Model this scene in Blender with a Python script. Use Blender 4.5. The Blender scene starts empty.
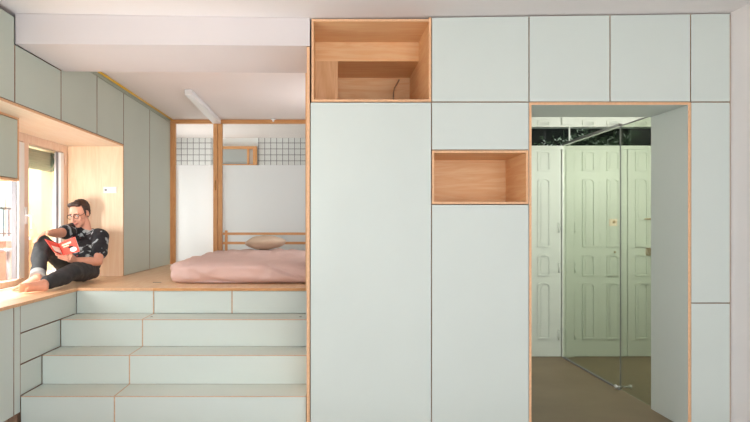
import bpy, bmesh, math, random
from mathutils import Vector, Matrix, noise
random.seed(7)
S = bpy.context.scene
C = S.collection
F = 634.0; PX = 330.0; PY = 224.0; EYE = 1.30
def P(px, py, Y):                       # point at distance Y seen at a photo position
    return Vector(((px-PX)*Y/F, Y, EYE-(py-PY)*Y/F))

# ------------------------------------------------------------------ materials
def lin(c):
    return tuple(((v/255)/12.92 if v/255 <= .04045 else ((v/255+.055)/1.055)**2.4) for v in c)+(1,)
def mat(name, rgb, rough=.6, metal=0, var=.0, vscale=8, bump=0, bscale=200, spec=.5):
    m = bpy.data.materials.new(name); m.use_nodes = True
    nt = m.node_tree; b = nt.nodes['Principled BSDF']
    b.inputs['Roughness'].default_value = rough; b.inputs['Metallic'].default_value = metal
    b.inputs['Specular IOR Level'].default_value = spec
    c = lin(rgb); b.inputs['Base Color'].default_value = c
    tc = nt.nodes.new('ShaderNodeTexCoord')
    if var:
        n = nt.nodes.new('ShaderNodeTexNoise'); n.inputs['Scale'].default_value = vscale; n.inputs['Detail'].default_value = 4
        r = nt.nodes.new('ShaderNodeValToRGB'); r.color_ramp.elements[0].position = .3; r.color_ramp.elements[1].position = .7
        r.color_ramp.elements[0].color = tuple(v*(1-var) for v in c[:3])+(1,)
        r.color_ramp.elements[1].color = tuple(min(1, v*(1+var)) for v in c[:3])+(1,)
        nt.links.new(tc.outputs['Object'], n.inputs['Vector']); nt.links.new(n.outputs['Fac'], r.inputs['Fac'])
        nt.links.new(r.outputs['Color'], b.inputs['Base Color'])
    if bump:
        n2 = nt.nodes.new('ShaderNodeTexNoise'); n2.inputs['Scale'].default_value = bscale
        bp = nt.nodes.new('ShaderNodeBump'); bp.inputs['Strength'].default_value = bump; bp.inputs['Distance'].default_value = .01
        nt.links.new(tc.outputs['Object'], n2.inputs['Vector']); nt.links.new(n2.outputs['Fac'], bp.inputs['Height'])
        nt.links.new(bp.outputs['Normal'], b.inputs['Normal'])
    return m
def wood(name, a, b_, axis='X', scale=1.0, rough=.45, contrast=1.0):
    m = bpy.data.materials.new(name); m.use_nodes = True
    nt = m.node_tree; b = nt.nodes['Principled BSDF']; b.inputs['Roughness'].default_value = rough
    b.inputs['Specular IOR Level'].default_value = .35
    tc = nt.nodes.new('ShaderNodeTexCoord'); mp = nt.nodes.new('ShaderNodeMapping')
    s = {'X': (1.0, 11, 11), 'Y': (11, 1.0, 11), 'Z': (11, 11, 1.0)}[axis]
    mp.inputs['Scale'].default_value = tuple(v*scale for v in s)
    n = nt.nodes.new('ShaderNodeTexNoise'); n.inputs['Scale'].default_value = 1.4; n.inputs['Detail'].default_value = 3; n.inputs['Distortion'].default_value = 1.2
    w = nt.nodes.new('ShaderNodeMath'); w.operation = 'MULTIPLY'; w.inputs[1].default_value = 7
    fr = nt.nodes.new('ShaderNodeMath'); fr.operation = 'PINGPONG'; fr.inputs[1].default_value = 1
    n3 = nt.nodes.new('ShaderNodeTexNoise'); n3.inputs['Scale'].default_value = 9; n3.inputs['Detail'].default_value = 5
    mx = nt.nodes.new('ShaderNodeMath'); mx.operation = 'MULTIPLY_ADD'; mx.inputs[1].default_value = .55
    m2 = nt.nodes.new('ShaderNodeMath'); m2.operation = 'MULTIPLY'; m2.inputs[1].default_value = .45
    r = nt.nodes.new('ShaderNodeValToRGB'); r.color_ramp.elements[0].color = lin(a); r.color_ramp.elements[1].color = lin(b_)
    r.color_ramp.elements[0].position = .1; r.color_ramp.elements[1].position = .8
    L = nt.links.new
    L(tc.outputs['Object'], mp.inputs['Vector']); L(mp.outputs['Vector'], n.inputs['Vector']); L(mp.outputs['Vector'], n3.inputs['Vector'])
    L(n.outputs['Fac'], w.inputs[0]); L(w.outputs[0], fr.inputs[0]); L(n3.outputs['Fac'], m2.inputs[0])
    L(fr.outputs[0], mx.inputs[0]); L(m2.outputs[0], mx.inputs[2]); L(mx.outputs[0], r.inputs['Fac']); L(r.outputs['Color'], b.inputs['Base Color'])
    return m
def glass(name, tint, refl=.08, rough=0.0):
    m = bpy.data.materials.new(name); m.use_nodes = True; nt = m.node_tree; nt.nodes.clear()
    o = nt.nodes.new('ShaderNodeOutputMaterial'); t = nt.nodes.new('ShaderNodeBsdfTransparent'); g = nt.nodes.new('ShaderNodeBsdfGlossy')
    t.inputs['Color'].default_value = lin(tint); g.inputs['Roughness'].default_value = rough
    fz = nt.nodes.new('ShaderNodeFresnel'); fz.inputs['IOR'].default_value = 1.45
    ml = nt.nodes.new('ShaderNodeMath'); ml.operation = 'MULTIPLY'; ml.inputs[1].default_value = refl*10
    ml.use_clamp = True
    x = nt.nodes.new('ShaderNodeMixShader')
    nt.links.new(fz.outputs[0], ml.inputs[0]); nt.links.new(ml.outputs[0], x.inputs[0]); nt.links.new(t.outputs[0], x.inputs[1])
    nt.links.new(g.outputs[0], x.inputs[2]); nt.links.new(x.outputs[0], o.inputs[0])
    return m
def frosted(name, rgb, fac=.45):
    m = bpy.data.materials.new(name); m.use_nodes = True; nt = m.node_tree; nt.nodes.clear()
    o = nt.nodes.new('ShaderNodeOutputMaterial'); t = nt.nodes.new('ShaderNodeBsdfTranslucent'); d = nt.nodes.new('ShaderNodeBsdfDiffuse')
    g = nt.nodes.new('ShaderNodeBsdfGlossy'); g.inputs['Roughness'].default_value = .35
    t.inputs['Color'].default_value = lin(rgb); d.inputs['Color'].default_value = lin(rgb)
    x = nt.nodes.new('ShaderNodeMixShader'); x.inputs[0].default_value = fac
    y = nt.nodes.new('ShaderNodeMixShader'); y.inputs[0].default_value = .05
    nt.links.new(t.outputs[0], x.inputs[1]); nt.links.new(d.outputs[0], x.inputs[2]); nt.links.new(x.outputs[0], y.inputs[1])
    nt.links.new(g.outputs[0], y.inputs[2]); nt.links.new(y.outputs[0], o.inputs[0])
    return m
def tiles(name, base, line, size, width):
    m = bpy.data.materials.new(name); m.use_nodes = True; nt = m.node_tree; b = nt.nodes['Principled BSDF']; b.inputs['Roughness'].default_value = .2
    tc = nt.nodes.new('ShaderNodeTexCoord'); sp = nt.nodes.new('ShaderNodeSeparateXYZ'); nt.links.new(tc.outputs['Object'], sp.inputs[0])
    outs = []
    for ax in ('X', 'Z'):
        d = nt.nodes.new('ShaderNodeMath'); d.operation = 'DIVIDE'; d.inputs[1].default_value = size
        f = nt.nodes.new('ShaderNodeMath'); f.operation = 'FRACT'
        c = nt.nodes.new('ShaderNodeMath'); c.operation = 'LESS_THAN'; c.inputs[1].default_value = width/size
        nt.links.new(sp.outputs[ax], d.inputs[0]); nt.links.new(d.outputs[0], f.inputs[0]); nt.links.new(f.outputs[0], c.inputs[0]); outs.append(c)
    mx = nt.nodes.new('ShaderNodeMath'); mx.operation = 'MAXIMUM'
    nt.links.new(outs[0].outputs[0], mx.inputs[0]); nt.links.new(outs[1].outputs[0], mx.inputs[1])
    r = nt.nodes.new('ShaderNodeMix'); r.data_type = 'RGBA'; r.inputs[6].default_value = lin(base); r.inputs[7].default_value = lin(line)
    nt.links.new(mx.outputs[0], r.inputs[0]); nt.links.new(r.outputs[2], b.inputs['Base Color'])
    return m

M = {}
M['mint'] = mat('mint_laminate', (205, 213, 206), .5, var=.012, vscale=3)
M['mint_step'] = mat('mint_step_laminate', (208, 218, 211), .5, var=.012, vscale=3)
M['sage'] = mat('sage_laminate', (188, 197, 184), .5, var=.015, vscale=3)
M['edge'] = mat('plywood_edge', (204, 170, 138), .6, var=.12, vscale=60)
M['edge_dark'] = mat('plywood_core', (160, 130, 106), .7, var=.1, vscale=60)
M['edge_hi'] = mat('plywood_edge_light', (226, 178, 136), .6, var=.08, vscale=60)
M['woodX'] = wood('oak_veneer_x', (236, 182, 128), (247, 206, 156), 'X')
M['woodY'] = wood('oak_veneer_y', (236, 182, 128), (247, 206, 156), 'Y')
M['woodZ'] = wood('oak_veneer_z', (216, 164, 114), (236, 192, 146), 'Z')
M['floorwood'] = wood('oak_top', (238, 194, 150), (248, 214, 176), 'Y', rough=.35)
M['niche'] = wood('niche_veneer', (240, 208, 174), (247, 222, 192), 'Z', rough=.4)
M['nicheY'] = wood('niche_veneer_y', (246, 224, 198), (250, 234, 212), 'Y', rough=.4)
M['frame'] = wood('larch_frame', (206, 146, 92), (224, 168, 112), 'Z', scale=2)
M['frameX'] = wood('larch_frame_x', (206, 146, 92), (224, 168, 112), 'X', scale=2)
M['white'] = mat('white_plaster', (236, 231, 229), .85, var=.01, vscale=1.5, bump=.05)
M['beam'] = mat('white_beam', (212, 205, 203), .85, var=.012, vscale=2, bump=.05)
M['bedceil'] = mat('warm_white_plaster', (240, 232, 228), .85, var=.015, vscale=1.5, bump=.05)
M['whitepaint'] = mat('white_paint', (240, 240, 240), .35)
M['yellow'] = mat('yellow_paint', (232, 186, 62), .4)
M['wframe'] = wood('window_wood', (236, 202, 178), (247, 222, 202), 'Z', scale=2)
M['dark'] = mat('dark_hole', (30, 28, 26), .8)
M['seal'] = mat('dark_seal', (140, 138, 142), .5)
M['clear'] = glass('clear_glass', (250, 252, 252), .04)
M['green_glass'] = glass('green_glass', (246, 250, 242), .04)
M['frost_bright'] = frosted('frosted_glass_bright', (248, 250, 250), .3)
M['frost'] = frosted('frosted_glass', (240, 244, 244))
M['tile'] = tiles('white_tile', (226, 228, 226), (120, 122, 124), .09, .009)
M['bath'] = mat('bathroom_white', (236, 240, 238), .6)
M['doorgreen'] = mat('old_green_paint', (208, 215, 203), .4, var=.03, vscale=5)
M['hallfloor'] = mat('hall_resin_floor', (134, 116, 92), .5, var=.12, vscale=2.2)
M['roomfloor'] = mat('light_grey_floor', (172, 172, 172), .5, var=.05, vscale=2)
M['brass'] = mat('brass', (176, 134, 70), .35, 1)
M['steel'] = mat('steel', (200, 200, 200), .3, 1)
M['sheet'] = mat('pink_sheet', (226, 195, 186), .85, var=.02, vscale=4, bump=.15, bscale=400)
M['pillow'] = mat('beige_cotton', (216, 194, 170), .9, var=.03, vscale=6, bump=.15, bscale=400)
M['skin'] = mat('skin', (222, 160, 134), .5, var=.04, vscale=20)
M['hair'] = mat('dark_brown_hair', (58, 38, 28), .6, var=.3, vscale=60)
M['trouser'] = mat('charcoal_denim', (52, 54, 56), .85, var=.2, vscale=25)
M['cuff'] = mat('grey_cuff', (150, 152, 152), .85)
M['black'] = mat('black_plastic', (28, 28, 30), .35)
M['lip'] = mat('lips', (186, 104, 94), .5)
M['eye'] = mat('eye_white', (235, 232, 228), .3)
M['red'] = mat('red_cover', (226, 84, 70), .5, var=.1, vscale=20)
M['paper'] = mat('paper', (246, 238, 230), .8)
M['cream'] = mat('cream_print', (246, 220, 190), .6)
M['green_blind'] = mat('green_slats', (128, 158, 120), .6)
M['iron'] = mat('railing_iron', (70, 66, 72), .6)
M['terracotta'] = mat('terracotta_render', (222, 168, 150), .8, var=.1, vscale=3)
M['yellow_wall'] = mat('yellow_render', (240, 214, 160), .85, var=.04, vscale=2)
M['teal'] = mat('pale_teal_render', (176, 206, 204), .85)
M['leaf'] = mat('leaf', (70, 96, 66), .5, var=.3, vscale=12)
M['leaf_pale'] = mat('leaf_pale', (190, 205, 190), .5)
M['backing'] = mat('dark_backing', (26, 34, 30), .9)  # near-black put behind the transom glass to give its dark reflective look
def shirt_mat():
    m = bpy.data.materials.new('floral_shirt'); m.use_nodes = True; nt = m.node_tree; b = nt.nodes['Principled BSDF']; b.inputs['Roughness'].default_value = .8
    tc = nt.nodes.new('ShaderNodeTexCoord')
    n = nt.nodes.new('ShaderNodeTexNoise'); n.inputs['Scale'].default_value = 13; n.inputs['Detail'].default_value = 2; n.inputs['Distortion'].default_value = .8
    r = nt.nodes.new('ShaderNodeValToRGB'); r.color_ramp.elements[0].position = .56; r.color_ramp.elements[1].position = .63
    r.color_ramp.elements[0].color = lin((32, 34, 40)); r.color_ramp.elements[1].color = lin((176, 186, 190))
    n2 = nt.nodes.new('ShaderNodeTexNoise'); n2.inputs['Scale'].default_value = 17; n2.noise_dimensions = '4D'; n2.inputs['W'].default_value = 3.3
    r2 = nt.nodes.new('ShaderNodeValToRGB'); r2.color_ramp.elements[0].position = .67; r2.color_ramp.elements[1].position = .70
    x = nt.nodes.new('ShaderNodeMix'); x.data_type = 'RGBA'; x.inputs[7].default_value = lin((170, 70, 66))
    L = nt.links.new
    L(tc.outputs['Object'], n.inputs['Vector']); L(tc.outputs['Object'], n2.inputs['Vector']); L(n.outputs['Fac'], r.inputs['Fac']); L(n2.outputs['Fac'], r2.inputs['Fac'])
    L(r2.outputs['Color'], x.inputs[0]); L(r.outputs['Color'], x.inputs[6]); L(x.outputs[2], b.inputs['Base Color'])
    return m
M['shirt'] = shirt_mat()

# ------------------------------------------------------------------ helpers
class MB:
    """collects shapes; build() links them as ONE mesh object"""
    def __init__(s): s.bm = bmesh.new(); s.mats = []
    def mi(s, m):
        if m not in s.mats: s.mats.append(m)
        return s.mats.index(m)
    def box(s, x0, x1, y0, y1, z0, z1, m, face=None, fm=None):
        """face: axis letter whose two faces get material fm"""
        v = [s.bm.verts.new((x, y, z)) for x in (x0, x1) for y in (y0, y1) for z in (z0, z1)]
        q = {'x': ((0, 1, 3, 2), (4, 6, 7, 5)), 'y': ((0, 4, 5, 1), (2, 3, 7, 6)), 'z': ((0, 2, 6, 4), (1, 5, 7, 3))}
        for ax, fs in q.items():
            for f in fs:
                fc = s.bm.faces.new([v[i] for i in f]); fc.material_index = s.mi(fm if (face and ax in face) else m)
        return v
    def poly(s, pts, m, depth):
        """extrude polygon pts by vector depth"""
        d = Vector(depth); a = [s.bm.verts.new(p) for p in pts]; b = [s.bm.verts.new(Vector(p)+d) for p in pts]; k = s.mi(m); n = len(pts)
        fs = [s.bm.faces.new(a), s.bm.faces.new(b[::-1])]+[s.bm.faces.new((a[i], b[i], b[(i+1) % n], a[(i+1) % n])) for i in range(n)]
        for f in fs: f.material_index = k
    def tube(s, a, b, ra, rb, m, seg=12, smooth=True, cap=True):
        s.loft([a, b], [(ra, ra), (rb, rb)], m, seg=seg, round_ends=False, smooth=smooth)
    def loft(s, pts, rad, m, side=None, seg=16, round_ends=True, smooth=True):
        pts = [Vector(p) for p in pts]; P2 = []; R2 = []
        rad = [(r, r) if not isinstance(r, tuple) else r for r in rad]
        def add(p, r): P2.append(p); R2.append(r)
        d0 = (pts[1]-pts[0]).normalized(); d1 = (pts[-1]-pts[-2]).normalized()
        if round_ends:
            for t in (85, 60, 35, 15):
                k = math.cos(math.radians(t)); q = math.sin(math.radians(t)); r = min(rad[0])
                add(pts[0]-d0*r*q, (rad[0][0]*k, rad[0][1]*k))
        for p, r in zip(pts, rad): add(p, r)
        if round_ends:
            for t in (15, 35, 60, 85):
                k = math.cos(math.radians(t)); q = math.sin(math.radians(t)); r = min(rad[-1])
                add(pts[-1]+d1*r*q, (rad[-1][0]*k, rad[-1][1]*k))
        rings = []; k = s.mi(m); up = Vector(side) if side is not None else None
        prev = None
        for i, p in enumerate(P2):
            a = P2[max(0, i-1)]; b = P2[min(len(P2)-1, i+1)]; t = (b-a).normalized()
            if up is None:
                ref = prev if prev is not None else (Vector((0, 0, 1)) if abs(t.z) < .9 else Vector((1, 0, 0)))
            else: ref = up
            u = (ref-t*ref.dot(t)).normalized(); w = t.cross(u); prev = u
            rings.append([s.bm.verts.new(p+u*R2[i][0]*math.cos(2*math.pi*j/seg)+w*R2[i][1]*math.sin(2*math.pi*j/seg)) for j in range(seg)])
        for a, b in zip(rings, rings[1:]):
            for j in range(seg):
                f = s.bm.faces.new((a[j], a[(j+1) % seg], b[(j+1) % seg], b[j])); f.smooth = smooth; f.material_index = k
        for rg in (rings[0][::-1], rings[-1]):
            f = s.bm.faces.new(rg); f.material_index = k
    def ell(s, c, r, m, rot=None, seg=20, rings=12, fn=None):
        k = s.mi(m); geo = bmesh.ops.create_uvsphere(s.bm, u_segments=seg, v_segments=rings, radius=1)
        for v in geo['verts']:
            p = Vector((v.co.x*r[0], v.co.y*r[1], v.co.z*r[2]))
            if fn: p = fn(p)
            if rot: p = rot @ p
            v.co = p+Vector(c)
            for f in v.link_faces: f.smooth = True; f.material_index = k
    def build(s, name, parent=None, bevel=0, remesh=0, smooth=0, loc=None):
        me = bpy.data.meshes.new(name)
        bmesh.ops.recalc_face_normals(s.bm, faces=s.bm.faces[:])
        off = Vector((0, 0, 0))
        if parent is not None:
            q = parent
            while q is not None: off += q.location; q = q.parent
            if loc is not None: off = Vector(loc)
        elif loc is not None: off = Vector(loc)
        bmesh.ops.translate(s.bm, verts=s.bm.verts[:], vec=-off)
        s.bm.to_mesh(me); s.bm.free()
        for m in s.mats: me.materials.append(m)
        o = bpy.data.objects.new(name, me); C.objects.link(o)
        if parent is not None: o.parent = parent
        elif loc is not None: o.location = off
        if remesh:
            md = o.modifiers.new('r', 'REMESH'); md.mode = 'VOXEL'; md.voxel_size = remesh; md.use_smooth_shade = True
            if smooth:
                sm = o.modifiers.new('s', 'SMOOTH'); sm.factor = .5; sm.iterations = smooth
            bpy.context.view_layer.update()
            dg = bpy.context.evaluated_depsgraph_get(); nm = bpy.data.meshes.new_from_object(o.evaluated_get(dg))
            o.modifiers.clear(); o.data = nm; nm.name = name
            if not nm.materials:
                for m in s.mats: nm.materials.append(m)
        if bevel:
            md = o.modifiers.new('b', 'BEVEL'); md.width = bevel; md.segments = 2; md.limit_method = 'ANGLE'; md.harden_normals = False
        return o
def tag(o, label=None, cat=None, group=None, kind=None):
    if label: o['label'] = label
    if cat: o['category'] = cat
    if group: o['group'] = group
    if kind: o['kind'] = kind
    return o
def thing(name, label, cat, loc=(0, 0, 0), group=None, kind=None):
    o = bpy.data.objects.new(name, None); C.objects.link(o); o.location = loc; o.empty_display_size = .1
    return tag(o, label, cat, group, kind)
def struct(name, mb, label=None, **k):
    o = mb.build(name, **k); tag(o, label, kind='structure'); return o

# ------------------------------------------------------------------ key distances (camera at the origin, looking along +Y)
FY = 4.0                     # face of the cabinet wall
CX = -1.98                   # face of the cabinets along the window wall
WX = -2.51                   # window plane
BY = 7.90                    # glazed partition
D = [4.054, 4.357, 4.66, 4.95]
ZS = [.20, .40, .60]
def sx(px): return (px-PX)/158.5
def sz(py): return EYE-(py-PY)/158.5

# ------------------------------------------------------------------ room shell
b = MB(); b.box(-2.7, 4.0, -2.6, 3.9, -.1, 0, M['roomfloor']); b.box(-2.7, 4.0, 3.9, 4.5, -.1, 0, M['hallfloor']); b.box(1.2, 4.0, 4.5, 6.35, -.1, 0, M['hallfloor']); b.box(-2.7, 1.2, 4.5, 9.9, -.1, 0, M['hallfloor'])
struct('floor', b, 'grey brown smooth floor running through the open doorway')
b = MB()                                                     # old uneven ceiling of the front room
prof = [(-2.8, 2.632), (-1.98, 2.630), (-.1, 2.600), (1.26, 2.618), (2.55, 2.634), (4.0, 2.64)]
b.poly([(x, -2.6, z) for x, z in prof]+[(4.0, -2.6, 2.8), (-2.8, -2.6, 2.8)], M['white'], (0, 7.32, 0))
o = struct('ceiling', b, 'white plastered ceiling of the front room, slightly uneven')
b = MB(); b.box(-2.8, 1.2, 4.72, 9.9, 2.6, 2.8, M['bedceil'])
struct('ceiling', b, 'warm white ceiling above the bed and bathroom')
b = MB(); b.box(1.2, 4.0, 4.72, 6.9, 2.64, 2.8, M['white'])
struct('ceiling', b, 'ceiling of the entrance hall beyond the doorway')
b = MB(); b.box(2.53, 2.7, -2.6, 4.47, 0, 2.64, M['white']); struct('wall_right', b, 'plain white wall right of the cabinet wall')
b = MB(); b.box(-2.75, -1.3, -2.7, -2.6, 0, 2.65, M['white']); b.box(2.5, 2.7, -2.7, -2.6, 0, 2.65, M['white']); b.box(-1.3, 2.5, -2.7, -2.6, 2.45, 2.65, M['white'])
struct('wall_front', b, 'wall with wide opening behind the camera')
# window wall: solid below the bench and above, opening from Y 1 to 6.05
b = MB(); b.box(-2.75, WX-.03, -2.6, 1.0, 0, 2.65, M['white']); b.box(-2.75, WX-.03, 1.0, 6.05, 0, .78, M['white'])
b.box(-2.75, WX-.03, 1.0, 6.05, 2.07, 2.65, M['white']); b.box(-2.75, WX-.03, 6.05, 9.9, 0, 2.65, M['white'])
struct('wall_left', b, 'white outer wall that holds the tall window')
b = MB(); b.box(1.2, 1.26, 4.5, 9.9, 0, 2.6, M['white']); struct('wall_middle', b, 'wall between the bedroom and the entrance hall')
b = MB(); b.box(-2.7, 1.2, 9.6, 9.75, 0, 2.6, M['bath']); struct('wall_back', b, 'white bathroom wall behind the glazed partition')
b = MB()
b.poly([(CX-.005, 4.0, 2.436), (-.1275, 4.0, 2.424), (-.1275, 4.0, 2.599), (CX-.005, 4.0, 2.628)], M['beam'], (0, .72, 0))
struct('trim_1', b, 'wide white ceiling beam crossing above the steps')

# bathroom tiles and little window
for x0, x1 in ((-2.34, -1.78), (-1.09, .2)):
    b = MB(); b.box(x0, x1, 9.575, 9.6, .9, 2.6, M['tile']); o = struct('trim_2', b, 'white tiles with dark joints seen through the clear top of the glass')
w = thing('window_2', None, None, (-1.42, 9.58, 2.19), kind='structure'); w['label'] = 'small wood framed window high on the bathroom wall'
b = MB(); b.box(-1.70, -1.16, 9.54, 9.6, 2.43, 2.47, M['frameX']); b.box(-1.70, -1.16, 9.54, 9.6, 2.17, 2.20, M['frameX'])
b.box(-1.16, -1.10, 9.54, 9.6, 2.17, 2.47, M['frame']); b.box(-1.25, -1.22, 9.55, 9.6, 2.2, 2.43, M['frame']); b.build('window_frame', w)
b = MB(); b.box(-1.70, -1.25, 9.57, 9.59, 2.2, 2.43, mat('grey_pane', (176, 182, 180), .15)); b.build('pane', w)

# ------------------------------------------------------------------ hall back wall with old panelled doors
HY = 6.20
def hx(px): return (px-PX)*HY/F
def hz(py): return EYE-(py-PY)*HY/F
def recess_panel(mb, x0, x1, z0, z1, arch, m):
    """raised arched moulding with sunk field, standing on the door face HY"""
    n = 10; w = (x1-x0)/2; cx = (x0+x1)/2
    def outline(ins):
        pts = [(x0+ins, z0+ins), (x1-ins, z0+ins)]; h = arch
        for i in range(n+1):
            t = math.pi*i/n; pts.append((cx+(w-ins)*math.cos(t), z1-h-ins+h*math.sin(t)))
        return pts
    for ins, y0, y1 in ((0, HY-.014, HY), (.016, HY-.020, HY-.011), (.030, HY-.005, HY-.001)):
        A = outline(ins)
        if ins == 0:
            B = outline(.016)
        elif ins == .016:
            continue
        else:
            mb.poly([(x, y0, z) for x, z in A], m, (0, y1-y0, 0)); continue
        k = mb.mi(m); N = len(A)
        va = [mb.bm.verts.new((x, y0, z)) for x, z in A]; vb = [mb.bm.verts.new((x, y0, z)) for x, z in B]
        vc = [mb.bm.verts.new((x, y1, z)) for x, z in A]; vd = [mb.bm.verts.new((x, y1, z)) for x, z in B]
        for i in range(N):
            j = (i+1) % N
            for q in ((va[i], va[j], vb[j], vb[i]), (va[i], vc[i], vc[j], va[j]), (vb[i], vb[j], vd[j], vd[i])):
                f = mb.bm.faces.new(q); f.material_index = k
b = MB(); b.box(1.2, 4.0, HY+.05, HY+.15, 0, 2.04, M['doorgreen']); b.box(1.2, 4.0, HY+.05, HY+.15, 2.255, 2.65, M['doorgreen'])
b.box(1.2, 4.0, HY+.0, HY+.05, 2.255, 2.65, M['doorgreen']); b.box(1.2, 4.0, HY-.01, HY+.05, 2.03, 2.065, M['doorgreen']); b.box(1.2,4.0,HY-.008,HY+.05,2.25,2.27,M['doorgreen'])
for cx in (519, 544, 588.5, 613, 641.5, 667):                 # over-panels above the transom
    x = hx(cx); recess_panel(b, x-.062, x+.062, 2.25, 2.318, .012, M['doorgreen'])
struct('wall_hall', b, 'pale green panelled end wall of the entrance hall')
b = MB(); b.box(3.9, 4.0, 4.5, HY+.05, 0, 2.65, M['doorgreen']); b.box(2.7, 3.9, 4.5, 4.55, 0, 2.65, M['doorgreen']); struct('wall_hall', b, 'side wall of the entrance hall')
rows = [(151, 171, .01), (178, 247, .03), (254, 276, .03), (282, 339, .03)]
def old_door(n, px0, px1, cols, label, hinge, extra=None):
    x0, x1 = hx(px0), hx(px1)
    d = thing('door_%d' % n, None, None, ((x0+x1)/2, HY, .005), kind='structure'); d['label'] = label
    b = MB(); b.box(x0, x1, HY, HY+.045, .005, 2.03, M['doorgreen'])
    for c in cols:
        for ya, yb, ar in rows:
            recess_panel(b, hx(c)-.062, hx(c)+.062, hz(yb), hz(ya), ar, M['doorgreen'])
    b.build('door_leaf', d)
    if hinge is not None:
        for yy in (228, 268, 335):
            h = MB(); xx = hx(hinge); h.tube((xx, HY-.012, hz(yy)-.045), (xx, HY-.012, hz(yy)+.045), .008, .008, M['doorgreen']); h.ell((xx, HY-.012, hz(yy)+.05), (.006, .006, .008), M['doorgreen']); h.build('hinge', d)
    return d
old_door(1, 505, 561, (519, 544), 'pale green panelled door leaf left of the white post', 558.5)
old_door(2, 574, 627, (588.5, 613), 'pale green panelled door leaf behind the glass with brass lock plate', 574.5)
d2 = bpy.data.objects['door_2']
b = MB(); b.box(hx(608.5), hx(616.5), HY-.018, HY-.001, hz(226), hz(219), M['cream'])
b.tube((hx(613), HY-.035, hz(222)), (hx(613), HY-.015, hz(222)), .012, .012, M['brass']); tag(b.build('lock_plate', d2, bevel=.003), 'cream square lock plate with brass cylinder')
b = MB(); b.ell((hx(614), HY-.02, hz(252)), (.01, .014, .01), M['brass']); b.tube((hx(614), HY-.012, hz(252)), (hx(614), HY, hz(252)), .005, .005, M['brass']); b.build('knob', d2)
old_door(3, 628, 690, (641.5, 667), 'pale green panelled door leaf farthest right behind the glass', None)
d3 = bpy.data.objects['door_3']
b = MB(); b.tube((hx(649), HY-.04, hz(219)), (hx(642), HY-.045, hz(219)), .006, .006, M['brass']); b.tube((hx(649), HY-.04, hz(219)), (hx(649), HY-.001, hz(219)), .008, .008, M['brass'])
b.tube((hx(649), HY-.01, hz(284)), (hx(645), HY-.045, hz(284)), .006, .006, M['steel']); b.build('handle', d3)
b = MB(); b.box(hx(645.5), hx(651.5), HY-.03, HY-.001, hz(255.5), hz(248), M['brass']); b.tube((hx(648), HY-.04, hz(252)), (hx(648), HY-.03, hz(252)), .01, .01, M['brass']); b.build('lock', d3, bevel=.002)
b = MB(); b.box(hx(561.6), hx(573.4), HY-.02, HY+.05, 0, 2.03, M['doorgreen']); b.box(hx(565), hx(569), HY-.035, HY-.02, 0, 2.03, M['doorgreen'])
b.box(hx(561.6), hx(573.4), HY-.02, HY+.05, 2.27, 2.64, M['doorgreen']); struct('trim_3', b, 'pale green door post between two panelled leaves')
# transom
t = thing('window_3', None, None, (2.6, HY, 2.065), kind='structure'); t['label'] = 'dark transom glass above the panelled doors'
b = MB(); b.box(1.27, 3.9, HY+.02, HY+.026, 2.066, 2.25, M['clear']); b.build('pane', t)
b = MB(); b.box(hx(569.5), hx(570.6), HY+.01, HY+.03, 2.066, 2.25, M['doorgreen']); b.build('glazing_bar', t)
b = MB(); b.box(1.2, 4.0, HY+.75, HY+.78, 1.8, 2.9, M['backing']); b.box(1.2, 4.0, HY+.16, HY+.75, 2.0, 2.02, M['backing']); b.box(1.2, 4.0, HY+.16, HY+.75, 2.8, 2.82, M['backing'])  # made-up dark shell so the glass reads as a dark reflection
b.box(1.19, 1.2, HY+.16, HY+.75, 2.0, 2.8, M['backing']); b.box(4.0, 4.01, HY+.16, HY+.75, 2.0, 2.8, M['backing'])
struct('wall_backing', b, 'dark courtyard added behind the transom glass in place of a reflection')
b = MB()  # made-up leaves imitating the trees mirrored in the transom glass
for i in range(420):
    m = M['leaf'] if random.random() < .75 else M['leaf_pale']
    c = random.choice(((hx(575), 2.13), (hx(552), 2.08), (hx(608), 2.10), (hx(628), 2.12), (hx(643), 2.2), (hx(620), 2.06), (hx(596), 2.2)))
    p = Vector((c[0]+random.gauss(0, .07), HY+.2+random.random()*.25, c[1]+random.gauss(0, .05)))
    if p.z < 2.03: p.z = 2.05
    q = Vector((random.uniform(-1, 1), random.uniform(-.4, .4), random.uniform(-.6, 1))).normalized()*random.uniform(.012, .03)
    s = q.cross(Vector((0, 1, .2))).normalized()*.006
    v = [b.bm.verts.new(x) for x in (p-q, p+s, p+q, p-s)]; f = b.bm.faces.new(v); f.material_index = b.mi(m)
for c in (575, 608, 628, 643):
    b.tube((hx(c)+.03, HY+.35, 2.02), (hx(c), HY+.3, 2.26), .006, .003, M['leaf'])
tag(b.build('reflection_foliage', loc=(2.6, HY+.3, 2.02)), 'added leafy branches standing in for trees reflected in the transom glass', 'foliage', kind='stuff')

# glass partition in the hall
GX = 2.268
g = thing('glass_partition', 'frameless clear glass screen in two panes beyond the doorway', 'glass screen', (GX, 5.2, 0.003))
def gy(px): return GX*F/(px-PX)
b = MB(); b.box(GX-.005, GX+.005, 4.47, gy(620.5)-.004, .012, 2.06, M['green_glass']); b.build('glass_pane', g)
b = MB(); b.box(GX-.005, GX+.005, gy(620.5)+.004, 6.15, .012, 2.06, M['green_glass']); b.build('glass_pane', g)
b = MB(); b.box(GX-.004, GX+.004, gy(620.5)-.0035, gy(620.5)+.0035, .012, 2.06, M['seal']); b.build('joint_seal', g)
b = MB(); b.box(GX-.012, GX+.012, gy(620.5), 6.15, 2.062, 2.085, M['steel']); b.box(GX-.006, GX+.006, 4.47, gy(620.5)-.003, 2.062, 2.068, M['seal']); b.build('top_rail', g)
b = MB(); b.box(GX-.01, GX+.01, gy(620.5)+.01, 6.15, .001, .012, M['seal']); b.build('bottom_track', g)
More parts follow.
